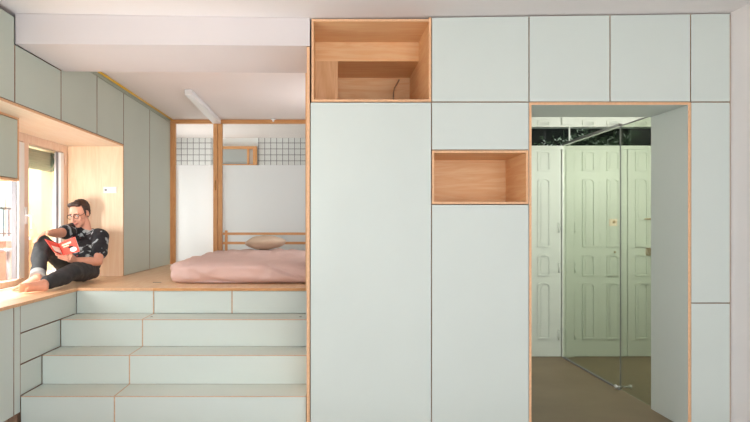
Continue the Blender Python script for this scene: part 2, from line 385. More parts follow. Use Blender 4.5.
for sx_ in (-1, 1):
    b = MB(); yy = gy(620.5)-.04; b.tube((GX+sx_*.005, yy, .04), (GX+sx_*.05, yy, .04), .007, .007, M['steel']); b.ell((GX+sx_*.056, yy, .04), (.014, .018, .018), M['steel']); b.build('glass_knob', g)

# ------------------------------------------------------------------ front cabinet wall
G = .0032
def front_cab(name, label, x0, x1, z0, z1, depth=.46, group=None, ztop=None, doors=1, m='mint', side=False, zcarc=None):
    """closed unit: carcass + door; ztop=(zl, zr) for a sloping top"""
    zl, zr = ztop if ztop else (z1, z1)
    t = thing(name, label, 'cabinet', ((x0+x1)/2, FY+.02, z0), group)
    b = MB(); th = .016; y0, y1 = FY+.021, FY+depth
    zt = min(zl, zr)
    b.box(x0, x0+th, y0, y1, z0, zt, M['edge_dark']); b.box(x1-th, x1, y0, y1, z0, zt, M['edge_dark'])
    b.box(x0+th, x1-th, y0, y1, z0, z0+th, M['edge_dark']); b.box(x0+th, x1-th, y0, y1, zt-th, zt, M['edge_dark']); b.box(x0+th, x1-th, y1-.008, y1, z0+th, zt-th, M['edge_dark'])
    b.build('carcass', t)
    d = MB(); k0 = d.mi(M[m]); k1 = d.mi(M['edge'])
    a = [(x0+G, z0+G), (x1-G, z0+G), (x1-G, zr-G), (x0+G, zl-G)]
    va = [d.bm.verts.new((x, FY, z)) for x, z in a]; vb = [d.bm.verts.new((x, FY+.019, z)) for x, z in a]
    f = d.bm.faces.new(va); f.material_index = k0
    f = d.bm.faces.new(vb[::-1]); f.material_index = k0
    for i in range(4):
        f = d.bm.faces.new((va[i], vb[i], vb[(i+1) % 4], va[(i+1) % 4])); f.material_index = k1
    d.build('door', t)
    return t
X0, X1, X2, X3, X4, X5 = sx(310.2), sx(431.5), sx(529), sx(610), sx(690.5), sx(730.3)
ZT = sz(102)
def zc(x): return 2.594+(x-X0)/(X5-X0)*.036        # top of the upper row follows the ceiling
zb = .03
front_cab('tall_cabinet', 'tall pale mint cabinet door nearest the steps, below the open oak box', X0, X1, zb, ZT-.001)
front_cab('upper_cabinet', 'square mint top cabinet right beside the big open oak box', X1, X2, ZT, zc(X2), ztop=(zc(X1), zc(X2)))
front_cab('small_cabinet', 'small mint cabinet door directly above the little open oak shelf box', X1, X2, sz(150), ZT-.001)
front_cab('tall_cabinet', 'tall mint cabinet door below the little open oak shelf box', X1, X2, zb, sz(204.5))
front_cab('upper_cabinet', 'mint top cabinet above the left half of the doorway', X2, X3, ZT, zc(X3), ztop=(zc(X2), zc(X3)))
front_cab('upper_cabinet', 'mint top cabinet above the right half of the doorway', X3, X4, ZT, zc(X4), ztop=(zc(X3), zc(X4)))
front_cab('upper_cabinet', 'narrow mint top cabinet in the corner by the white wall', X4, X5, ZT, zc(X5), ztop=(zc(X4), zc(X5)))
front_cab('narrow_cabinet', 'narrow mint cabinet door right of the doorway, upper long one', X4+.002, X5, sz(303), ZT-.001)
front_cab('narrow_cabinet', 'narrow mint cabinet door right of the doorway, lowest one', X4+.002, X5, zb, sz(303)-.001)
b = MB(); b.box(X0, X2-.002, FY+.03, FY+.4, 0, zb-.001, M['edge_dark']); tag(b.build('plinth', loc=((X0+X2)/2, FY+.2, 0)), 'recessed plinth under the tall mint cabinets', 'plinth')
b = MB(); b.box(X4+.01, X5, FY+.03, FY+.4, 0, zb-.001, M['edge_dark']); tag(b.build('plinth', loc=((X4+X5)/2, FY+.2, 0)), 'recessed plinth under the narrow mint cabinet by the white wall', 'plinth')

# wooden side panel of the cabinet wall, notched for the beam
b = MB(); b.box(sx(306.6), sx(309.7), FY, 4.5, 0, 2.418, M['woodZ'], face='y', fm=M['edge_hi'])
tag(b.build('end_panel', loc=(sx(308.5), 4.2, 0)), 'tall thin plywood end panel between the steps and the mint cabinets', 'panel')
b = MB(); b.box(-.184, -.150, 4.752, 4.80, .801, 2.599, M['woodZ']); b.box(-.150, -.128, 4.752, 4.80, .801, 2.42, M['woodZ'])
tag(b.build('wooden_batten', loc=(-.165, 4.77, .8)), 'slim upright wooden batten behind the plywood end panel', 'batten')

# big open oak box
t = thing('open_shelf_box', 'big open oak box at the ceiling with a boxed-in beam inside', 'shelf', ((X0+X1)/2, FY+.2, ZT))
xl, xr = sx(311.5), X1+.004; zt1, zt2 = zc(X0), zc(X1); th = .014; yb = 4.985
b = MB(); b.box(xl, xl+th, FY, yb, ZT+.002, zt1, M['woodY'], face='y', fm=M['edge_hi']); b.build('side_panel', t)
b = MB(); b.box(xr-.02, xr-.006, FY, yb, ZT+.002, zt2, M['woodY'], face='y', fm=M['edge_hi']); b.build('side_panel', t)
b = MB(); b.box(xl+th, xr-.02, FY, yb, ZT+.002, ZT+.016, M['woodX'], face='y', fm=M['edge_hi']); b.build('bottom_panel', t)
b = MB(); b.box(xl+th, xr-.02, FY, yb, zt1-.016, zt1-.001, M['woodX'], face='y', fm=M['edge_hi']); b.build('top_panel', t)
b = MB(); b.box(xl+th, xr-.02, 4.97, yb, ZT+.016, zt1-.016, M['woodX']); b.build('back_panel', t)
b = MB(); b.box(xl+th, xr-.02, 4.46, 4.475, 2.445, zt1-.016, M['woodX']); b.box(xl+th, xr-.02, 4.475, 4.97, 2.445, 2.457, M['woodX']); b.build('beam_casing', t)
b = MB(); b.box(xl+th, .055, 4.46, 4.475, ZT+.016, 2.445, M['woodZ']); b.box(.042, .055, 4.475, 4.97, ZT+.016, 2.445, M['woodY']); b.build('column_casing', t)
b = MB(); pts = [P(399, 80, 4.9), P(397, 84, 4.88), P(394.5, 88, 4.86), P(393.5, 93, 4.84), P(393.5, 99.5, 4.8)]; b.loft(pts, [.005]*5, M['edge_dark'], seg=8)
tag(b.build('power_cable', loc=pts[-1]), 'thin brown cable hanging inside the big open oak box', 'cable')

# little open oak box
t = thing('open_shelf_box', 'little open oak shelf box set between mint doors', 'shelf', ((X1+X2)/2, FY+.2, sz(204)))
x0, x1, z0, z1 = X1+.003, X2-.003, sz(204), sz(150.5); th = .014
b = MB(); b.box(x0, x0+th, FY, 4.48, z0, z1, M['woodY'], face='y', fm=M['edge_hi']); b.build('side_panel', t)
b = MB(); b.box(x1-th, x1, FY, 4.48, z0, z1, M['woodY'], face='y', fm=M['edge_hi']); b.build('side_panel', t)
b = MB(); b.box(x0+th, x1-th, FY, 4.48, z0, z0+th, M['woodX'], face='y', fm=M['edge_hi']); b.build('bottom_panel', t)
b = MB(); b.box(x0+th, x1-th, FY, 4.48, z1-th, z1, M['woodX'], face='y', fm=M['edge_hi']); b.build('top_panel', t)
b = MB(); b.box(x0+th, x1-th, 4.468, 4.48, z0+th, z1-th, M['woodX']); b.build('back_panel', t)

# doorway surround
t = thing('doorway_surround', 'plywood edged mint lining of the open doorway', 'doorway', ((X2+X4)/2, FY+.2, 0))
e = .016
b = MB(); b.box(X2+.0005, X2+e, FY, FY+.46, 0, ZT-.002, M['mint'], face='y', fm=M['edge_hi']); b.build('jamb', t)
b = MB(); b.box(X4-e, X4+.0015, FY, FY+.46, 0, ZT-.002, M['mint'], face='y', fm=M['edge_hi']); b.build('jamb', t)
b = MB(); b.box(X2+e, X4-e, FY, FY+.46, ZT-.002-e, ZT-.002, M['mint'], face='y', fm=M['edge_hi']); b.build('head_board', t)
b = MB(); b.box(X5+.001, 2.529, FY+.004, FY+.4, 0, 2.62, M['edge']); struct('trim_4', b, 'thin filler strip between the cabinet wall and the white wall')

# ------------------------------------------------------------------ cabinets along the window wall (faces at X = CX)
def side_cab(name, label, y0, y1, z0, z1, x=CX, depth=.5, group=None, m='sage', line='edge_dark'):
    t = thing(name, label, 'cabinet', (x-depth/2, (y0+y1)/2, z0), group); b = MB(); th = .016; xa, xb = x-depth, x-.021
    b.box(xa, xb, y0, y0+th, z0, z1, M[line]); b.box(xa, xb, y1-th, y1, z0, z1, M[line]); b.box(xa, xb, y0+th, y1-th, z0, z0+th, M[line])
    b.box(xa, xb, y0+th, y1-th, z1-th, z1, M[line]); b.box(xa, xa+.008, y0+th, y1-th, z0+th, z1-th, M[line]); b.build('carcass', t)
    g = .005
    d = MB(); d.box(x-.019, x, y0+g, y1-g, z0+.004, z1-.004, M['edge_dark'], face='x', fm=M[m]); d.build('door', t)
    return t
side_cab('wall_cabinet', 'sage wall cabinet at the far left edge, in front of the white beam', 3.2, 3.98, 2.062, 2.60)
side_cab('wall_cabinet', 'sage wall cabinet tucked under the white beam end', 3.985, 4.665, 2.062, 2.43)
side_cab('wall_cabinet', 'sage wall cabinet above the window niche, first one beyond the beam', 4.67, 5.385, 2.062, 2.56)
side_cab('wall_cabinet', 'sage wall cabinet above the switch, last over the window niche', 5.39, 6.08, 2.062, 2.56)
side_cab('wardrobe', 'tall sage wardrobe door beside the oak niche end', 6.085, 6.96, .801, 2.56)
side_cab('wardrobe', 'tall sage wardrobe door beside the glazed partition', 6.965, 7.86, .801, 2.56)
b = MB(); b.box(-2.48, CX-.004, 4.73, 7.88, 2.565, 2.598, M['sage']); tag(b.build('filler_strip', loc=(-2.2, 6.3, 2.565)), 'narrow grey green filler strip above the sage cabinets', 'filler')
b = MB(); b.tube((-1.952, 4.74, 2.588), (-1.952, 7.87, 2.588), .010, .010, M['yellow'])
tag(b.build('yellow_conduit', loc=(-1.952, 6.3, 2.588)), 'yellow painted conduit along the ceiling above the sage cabinets', 'pipe')
# little cabinet hanging in the niche
side_cab('hanging_cabinet', 'grey green cabinet with oak edges hanging in front of the window', 3.0, 4.425, 1.615, 2.028, x=-2.18, depth=.3)
b = MB(); b.box(-2.48, -2.178, 4.427, 4.442, 1.598, 2.042, M['edge_hi']); b.box(-2.48, -2.178, 3.0, 4.427, 1.598, 1.613, M['edge_hi']); b.box(-2.48, -2.178, 3.0, 4.427, 2.03, 2.042, M['edge_hi'])
b.build('oak_lipping', bpy.data.objects['hanging_cabinet'])
# niche lining
b = MB(); b.box(WX+.0, CX+.0, 1.0, 6.08, 2.044, 2.060, M['nicheY'], face='x', fm=M['edge_hi']); struct('trim_5', b, 'pale oak ceiling board of the window niche')
b = MB(); b.box(WX, CX+.0, 6.062, 6.08, .801, 2.043, M['niche'], face='x', fm=M['edge_hi']); struct('trim_6', b, 'pale oak end board of the window niche')
# light switch
t = thing('light_switch', 'white rectangular light switch plate on the oak niche end', 'switch', P(110.5, 190, 6.062))
p = P(110.5, 190, 6.062); b = MB(); b.box(p.x-.065, p.x+.06, 6.050, 6.0615, p.z-.03, p.z+.03, M['whitepaint']); b.build('plate', t, bevel=.003)
b = MB(); b.tube((p.x-.04, 6.044, p.z), (p.x-.04, 6.050, p.z), .012, .012, M['seal']); b.build('sensor', t)
b = MB(); b.box(p.x-.01, p.x+.045, 6.046, 6.050, p.z-.02, p.z+.02, M['whitepaint']); b.build('rocker', t, bevel=.002)

# ------------------------------------------------------------------ window
w = thing('window_1', None, None, (WX, 5.0, .8), kind='structure'); w['label'] = 'tall wood and white framed window beside the reading man'
def wy(px): return -WX*F/(PX-px)
xa, xb = WX-.06, WX
b = MB(); b.box(xa, xb, 2.2, 6.06, 1.975, 2.043, M['wframe']); b.box(xa, xb, 2.2, 6.06, .801, .85, M['wframe']); b.box(xa, xb, wy(63), 6.06, .85, 1.975, M['wframe'])
b.box(xa, xb, wy(23.5), wy(28.7), .85, 1.975, M['wframe']); b.box(xa, xb, 2.2, 2.3, .85, 1.975, M['wframe']); b.build('window_frame', w)
b = MB(); b.box(xa+.01, xb+.012, wy(17.5), wy(23.2), .86, 1.965, M['whitepaint']); b.box(xa+.01, xb-.005, 3.6, 3.7, .86, 1.965, M['whitepaint']); b.build('sash', w, bevel=.004)
b = MB(); b.box(xa+.01, xb+.012, wy(59.5), wy(62.6), .86, 1.965, M['whitepaint']); b.build('sash', w, bevel=.004)
b = MB(); b.box(xa+.045, xb-.01, wy(57.5), wy(59.4), .86, 1.965, M['seal']); b.box(xa+.02, xb-.005, wy(16.6), wy(17.4), .86, 1.965, M['seal']); b.build('seal', w)
b = MB(); b.box(xa+.02, xa+.026, 2.3, wy(16.6), .85, 1.975, M['clear']); b.build('pane', w)
b = MB(); b.box(xa+.02, xa+.026, wy(28.7), wy(57.3), .85, 1.975, M['clear']); b.build('pane', w)
b = MB(); yy = wy(25); b.box(xb+.0, xb+.012, yy-.015, yy+.015, 1.30, 1.44, M['whitepaint']); b.tube((xb+.01, yy, 1.37), (xb+.05, yy, 1.37), .008, .008, M['whitepaint']); b.tube((xb+.05, yy, 1.375), (xb+.05, yy, 1.26), .009, .008, M['whitepaint']); b.build('window_handle', w)
b = MB(); yy = wy(65.2); b.box(xb+.0, xb+.015, yy-.02, yy+.0, 1.86, 1.95, M['wframe']); b.build('hinge', w)

# ------------------------------------------------------------------ platform, bench and steps
b = MB()
b.box(-2.505, CX+.018, 1.0, 4.94, .78, .80, M['floorwood'], face='x', fm=M['edge_hi'])
b.box(-2.505, -1.381, 4.94, 7.88, .78, .80, M['floorwood'], face='y', fm=M['edge_hi'])
tag(b.build('oak_bench_top', loc=(-2.2, 4.9, .78)), 'pale oak bench top under the window and in front of the wardrobes', 'bench top')
b = MB(); b.box(-1.378, -.152, 4.935, 5.1, .78, .80, M['floorwood'], face='y', fm=M['frameX']); b.box(-1.378, 1.19, 5.1, 7.88, .78, .80, M['floorwood'], face='y', fm=M['frameX'])
tag(b.build('oak_platform_top', loc=(-.7, 6.3, .78)), 'oak platform top that carries the pink mattress', 'platform')
b = MB(); c = P(157, 282.4, .5*F/58.4); b.box(c.x-.035, c.x+.035, c.y-.012, c.y+.012, .8002, .8012, M['dark']); tag(b.build('finger_slot', bpy.data.objects['oak_bench_top']), 'dark finger slot')

def steps(name, label, x0, x1, top, side):
    t = thing(name, label, 'steps', ((x0+x1)/2, D[0], 0)); z = [0]+ZS
    for k in range(4):
        zz = (ZS[k] if k < 3 else .779)
        if k < 3 or top:
            b = MB(); b.box(x0, x1, D[k], D[k]+.016, z[k]+.001, zz-.0065 if k < 3 else zz-.002, M['edge'], face='y', fm=M['mint_step']); b.build('riser', t)
        if k < 3:
            b = MB(); b.box(x0, x1, D[k]-.002, D[k+1]-.002, zz-.006, zz, M['edge'], face='z', fm=M['mint_step']); b.build('tread', t)
    if side:
        b = MB(); n = [(D[0]-.003, 0), (D[0]-.003, ZS[0]+.001), (D[1]-.003, ZS[0]+.001), (D[1]-.003, ZS[1]+.001), (D[2]-.003, ZS[1]+.001), (D[2]-.003, ZS[2]+.001), (D[3]-.003, ZS[2]+.001), (D[3]-.003, .778), (5.0, .778), (5.0, 0)]
        b.poly([(x0-.0075, y, zz) for y, zz in n], M['edge'], (.007, 0, 0)); b.build('side_board', t)
    return t
steps('step_unit', 'narrow run of pale mint steps beside the drawer fronts', CX+.004, -1.3825, True, False)
st = steps('step_unit', 'wide run of pale mint steps beside the tall cabinet', -1.374, -.153, False, True)
xm = (232-PX)*4.95/F
for xa_, xb_ in ((-1.372, xm-.005), (xm+.005, -.155)):
    d = MB(); d.box(xa_, xb_, D[3], D[3]+.016, ZS[2]+.003, .776, M['edge'], face='y', fm=M['mint_step']); d.build('drawer_front', st)
b = MB(); b.box(xm-.006, xm+.006, D[3]+.004, D[3]+.02, ZS[2]+.001, .778, M['edge']); b.build('drawer_divider', st)
for px in (151.5, 300.5):
    c = P(px, 316.8, .7*F/92.8); b = MB(); b.loft([(c.x-.008, c.y, ZS[2]+.0006), (c.x+.008, c.y, ZS[2]+.0006)], [(.0008, .012), (.0008, .012)], M['dark'], side=(0, 0, 1), seg=12)
    tag(b.build('finger_hole', st), 'dark finger hole')
# drawers beside the steps (faces +X)
t = thing('drawer_unit', 'three sage drawers stepping down beside the narrow run of steps', 'drawers', (-2.2, 4.5, 0))
b = MB(); b.box(-2.48, CX-.022, 4.055, 4.97, .0, .778, M['edge_dark']); b.build('carcass', t)
for z0, z1, ye in ((.60, .778, 4.948), (.40, .60, 4.657), (.20, .40, 4.354), (.01, .20, 4.07)):
    if ye < 4.1: continue
    b = MB(); b.box(CX-.019, CX, 4.056, ye-.004, z0+.005, z1-.004, M['edge_dark'], face='x', fm=M['mint_step']); b.build('drawer', t)
t = thing('bench_cabinet', 'mint cabinet below the window bench at the far left edge', 'cabinet', (-2.2, 3.5, 0))
b = MB(); b.box(-2.48, CX-.022, 2.4, 4.05, .10, .778, M['edge_dark']); b.box(-2.48, -2.06, 2.4, 4.05, 0, .10, M['edge_dark']); b.build('carcass', t)
b = MB(); b.box(CX-.019, CX, 3.2, 3.965, .10, .775, M['edge_dark'], face='x', fm=M['mint_step']); b.build('door', t)
b = MB(); b.box(CX-.019, CX, 2.4, 3.19, .10, .775, M['edge_dark'], face='x', fm=M['mint_step']); b.build('door', t)
b = MB(); b.box(CX-.019, CX, 3.975, 4.050, .10, .775, M['edge_dark'], face='x', fm=M['mint_step']); b.build('end_strip', t)

# ------------------------------------------------------------------ glazed partition
t = thing('glazed_partition', 'wooden framed glass partition between bed and bathroom', 'partition', (-1.0, BY, .8))
def bx(px): return (px-PX)*BY/F
for a_, c_, n_ in ((170, 175.5, 'post'), (213.5, 217.8, 'post'), (218.2, 222.3, 'post')):
    b = MB(); b.box(bx(a_), bx(c_), BY-.02, BY+.05, .801, 2.55, M['frame']); b.build(n_, t, bevel=.002)
b = MB(); b.box(.1, .16, BY-.02, BY+.05, .801, 2.55, M['frame']); b.build('post', t)
b = MB(); b.box(bx(170), .16, BY-.02, BY+.05, 2.552, 2.598, M['frameX']); b.build('top_rail', t)
zf = EYE+59/80.3
for a_, c_ in ((bx(175.7), bx(213.3)), (bx(222.5), .098)):
    b = MB(); b.box(a_, c_, BY+.01, BY+.018, .802, zf, M['frost_bright' if a_ < -1.5 else 'frost']); tag(b.build('frosted_pane', t), 'frosted lower glass')
    b = MB(); b.box(a_, c_, BY+.01, BY+.018, zf, 2.55, M['clear']); tag(b.build('clear_pane', t), 'clear upper glass')
b = MB(); b.box(.16, 1.2, BY-.01, BY+.05, .0, 2.6, M['bath']); b.box(-2.5, .16, BY-.01, BY+.05, 0, .78, M['bath']); struct('wall_partition', b, 'white wall beside the glazed partition')
b = MB(); b.tube((bx(215.8), BY-.03, 1.72), (bx(215.8), BY-.03, 1.84), .006, .006, M['brass']); b.build('pull_handle', t)
# headboard rails
t = thing('headboard', 'two slim wooden headboard rails behind the pillow', 'headboard', (-.6, 7.83, .801))
for y_ in (233.7, 243.0):
    p = P(260, y_, 7.83); b = MB(); b.box((223-PX)*7.83/F, .05, 7.815, 7.84, p.z-.015, p.z+.015, M['frameX']); b.build('rail', t)
for x_ in (-1.30, -.02):
    b = MB(); b.box(x_, x_+.03, 7.842, 7.868, .802, 1.22, M['frame']); b.build('upright', t)
# ceiling things
b = MB(); b.poly([(-1.40, 6.1, 2.545), (-1.33, 6.1, 2.545), (-1.355, 7.87, 2.545), (-1.455, 7.87, 2.545)], M['whitepaint'], (0, 0, .053))
t = b.build('ceiling_lamp', bevel=.004, loc=(-1.38, 7, 2.599)); tag(t, 'long slim white ceiling lamp housing above the platform', 'lamp')
b = MB(); b.ell((bx(274), 7.8, 2.588), (.03, .03, .012), M['whitepaint']); b.ell((bx(274), 7.8, 2.57), (.012, .012, .014), M['whitepaint'])
tag(b.build('ceiling_sensor', loc=(bx(274), 7.8, 2.598)), 'tiny white ceiling fitting above the headboard', 'fitting')

# ------------------------------------------------------------------ mattress with pink sheet
def mattress():
    b = MB(); x0, x1, y0, y1, z0, H = -1.355, .30, 5.27, 7.68, .8015, .20
    n, m_ = 110, 130; k = b.mi(M['sheet'])
    geo = bmesh.ops.create_cube(b.bm, size=2)
    bmesh.ops.subdivide_edges(b.bm, edges=b.bm.edges[:], cuts=48, use_grid_fill=True)
    for v in b.bm.verts:
        p = v.co.copy()
        # superellipsoid rounding
        e = 6.0; 
        L = (abs(p.x)**e+abs(p.y)**e+abs(p.z)**3.2)**(1/e) if max(abs(p.x), abs(p.y), abs(p.z)) > 0 else 1
        q = p.copy()
        rx = (1-(max(0, abs(p.z))**4)*.055); q.x *= rx; q.y *= rx
        r2 = 1-(max(abs(p.x), abs(p.y))**5)*.30*(1 if p.z > 0 else .1); q.z *= r2
        cr = max(0, (abs(p.x)+abs(p.y)-1.82)/.18); q.x *= 1-.02*cr; q.y *= 1-.02*cr
        X = (x0+x1)/2+q.x*(x1-x0)/2; Y = (y0+y1)/2+q.y*(y1-y0)/2; Z = z0+H/2+q.z*H/2
        w = Vector((X, Y, Z))
        if p.z > -.9:
            f = noise.noise(Vector((X*2.2+Y*1.3, Y*2.5, Z*3)))*.016
            f += (noise.noise(Vector((X*7-Y*3, Y*5+3, Z*9)))**2)*.05
            s_ = abs(noise.noise(Vector((X*1.6+Z*4, Y*3+9, 2))))
            f -= max(0, .09-s_)*.30
            dirv = Vector((p.x**5*.5, p.y**5*.9, max(0, p.z)**3)); 
            if dirv.length > 0: w += dirv.normalized()*f
        if w.z < z0: w.z = z0
        v.co = w
    for f in b.bm.faces: f.smooth = True; f.material_index = k
    o = b.build('mattress', loc=(-.5, 6.4, .8015)); return tag(o, 'thick low mattress covered with a creased dusty pink sheet on the platform', 'mattress')
mattress()
# pillow
b = MB()
def pf(p):
    u, v = p.x/.235, p.y/.16
    p.z *= (1-.25*(u*u+v*v)); p.x *= 1+.10*(v*v); p.y *= 1+.12*(u*u)
    p.z += .006*noise.noise(p*22)+.01*noise.noise(p*9); return p
pc = P(265.5, 243, 7.25)
b.ell((pc.x, pc.y, 1.088), (.235, .16, .083), M['pillow'], seg=48, rings=24, fn=pf, rot=Matrix.Rotation(-.12, 3, 'Z') @ Matrix.Rotation(-.12, 3, 'X') @ Matrix.Rotation(-.06, 3, 'Y'))
tag(b.build('pillow', loc=(pc.x, pc.y, 1.0)), 'small beige pillow lying on the pink sheet', 'pillow')

# ------------------------------------------------------------------ outside the window
b = MB(); b.box(-3.6, -2.76, 2.0, 7.2, .35, .5, M['terracotta']); tag(b.build('balcony_slab', loc=(-3.1, 4.5, .35)), 'balcony floor outside the window', 'balcony')
b = MB(); b.box(-3.6, -3.42, 2.0, 7.2, .501, 1.12, M['terracotta']); b.box(-3.63, -3.39, 2.0, 7.2, 1.12, 1.16, M['whitepaint'])
tag(b.build('balcony_parapet', loc=(-3.5, 4.5, .5)), 'low terracotta balcony parapet with white coping', 'parapet')
t = thing('balcony_railing', 'dark iron railing on the balcony parapet outside the window', 'railing', (-3.5, 4.5, 1.161))
b = MB(); b.box(-3.52, -3.48, 2.0, 7.19, 1.455, 1.48, M['iron']); b.box(-3.515, -3.485, 2.0, 7.19, 1.19, 1.205, M['iron']); b.build('handrail', t)
y = 4.6
while y < 7.18:
    b = MB(); b.tube((-3.5, y, 1.161), (-3.5, y, 1.455), .008, .008, M['iron'], seg=8); b.build('baluster', t); y += .11
b = MB(); b.box(-2.75, -2.575, 6.038, 6.049, .86, 2.065, M['yellow_wall']); struct('trim_7', b, 'pale yellow outer window reveal')
b = MB(); b.box(-3.62, -2.752, 7.21, 7.4, 0, 3.4, M['yellow_wall'])
tag(b.build('balcony_end_wall', loc=(-3.2, 7.3, 0)), 'pale yellow wall closing the balcony end', 'wall')
t = thing('rolled_blind', 'rolled green slatted blind hanging outside the window top', 'blind', (-2.74, 5, 1.9))
b = MB(); k = b.mi(M['green_blind'])
n = 26
for i in range(n):
    a0, a1 = 2*math.pi*i/n, 2*math.pi*(i+.82)/n
    q = []
    for a, r in ((a0, .09), (a1, .09), (a1, .078), (a0, .078)):
        q.append((-2.665+r*math.cos(a), 3.0, 1.885+r*math.sin(a)))
    b.poly(q, M['green_blind'], (0, 3.035, 0))
b.tube((-2.665, 3.0, 1.885), (-2.665, 6.035, 1.885), .077, .077, M['green_blind'], seg=26); b.build('slat_roll', t)
for yy in (4.0, 5.93):
    b = MB(); b.loft([(-2.665+.091*math.cos(a), yy, 1.885+.091*math.sin(a)) for a in [i*math.pi/10 for i in range(21)]], [.004]*21, M['cream'], seg=6, round_ends=False); b.build('cord', t)
b = MB(); b.box(-2.74, -2.59, 3.0, 6.035, 2.0, 2.065, M['wframe']); b.build('bracket', t)
t = thing('balcony_table', 'small grey pedestal table on the balcony', 'table', (-3.12, 6.15, .501))
b = MB(); b.tube((-3.12, 6.15, 1.04), (-3.12, 6.15, 1.06), .13, .13, M['steel'], seg=28, smooth=False); b.build('table_top', t, bevel=.003)
b = MB(); b.tube((-3.12, 6.15, .52), (-3.12, 6.15, 1.04), .02, .02, M['steel']); b.build('pedestal', t)
b = MB(); b.tube((-3.12, 6.15, .502), (-3.12, 6.15, .52), .12, .1, M['steel'], seg=24); b.build('base', t)
t = thing('terracotta_building', 'low terracotta building across the street', 'building', (-11, 22, -4))
b = MB(); b.box(-14, -9, 17.6, 34, -4, 2.0, M['terracotta']); b.build('facade', t)
b = MB(); b.box(-14.1, -8.85, 17.6, 34, 2.0, 2.15, M['whitepaint']); b.build('coping', t)
for i in range(4):
    b = MB(); b.box(-9.0, -8.95, 18.2+i*2.2, 19.1+i*2.2, -.6, 1.1, M['whitepaint']); wnd = b.build('window_surround', t)
    b = MB(); b.box(-8.95, -8.93, 18.3+i*2.2, 19.0+i*2.2, -.5, 1.0, M['seal']); b.build('pane', wnd)
t = thing('teal_building', 'tall pale teal building across the street at the window left', 'building', (-11, 14, -4))
b = MB(); b.box(-14, -9, 8, 17.55, -4, 2.6, M['teal']); b.build('facade', t)
b = MB(); b.box(-14.1, -8.9, 7.9, 17.58, 2.6, 2.75, M['whitepaint']); b.build('coping', t)
for i in range(3):
    b = MB(); b.box(-9.0, -8.95, 9.5+i*2.6, 10.6+i*2.6, -.5, 1.3, M['whitepaint']); b.build('window_surround', t)
b = MB(); b.box(-40, -2.8, -20, 60, -4.2, -4.0, M['paper']); struct('ground', b, 'street level outside')

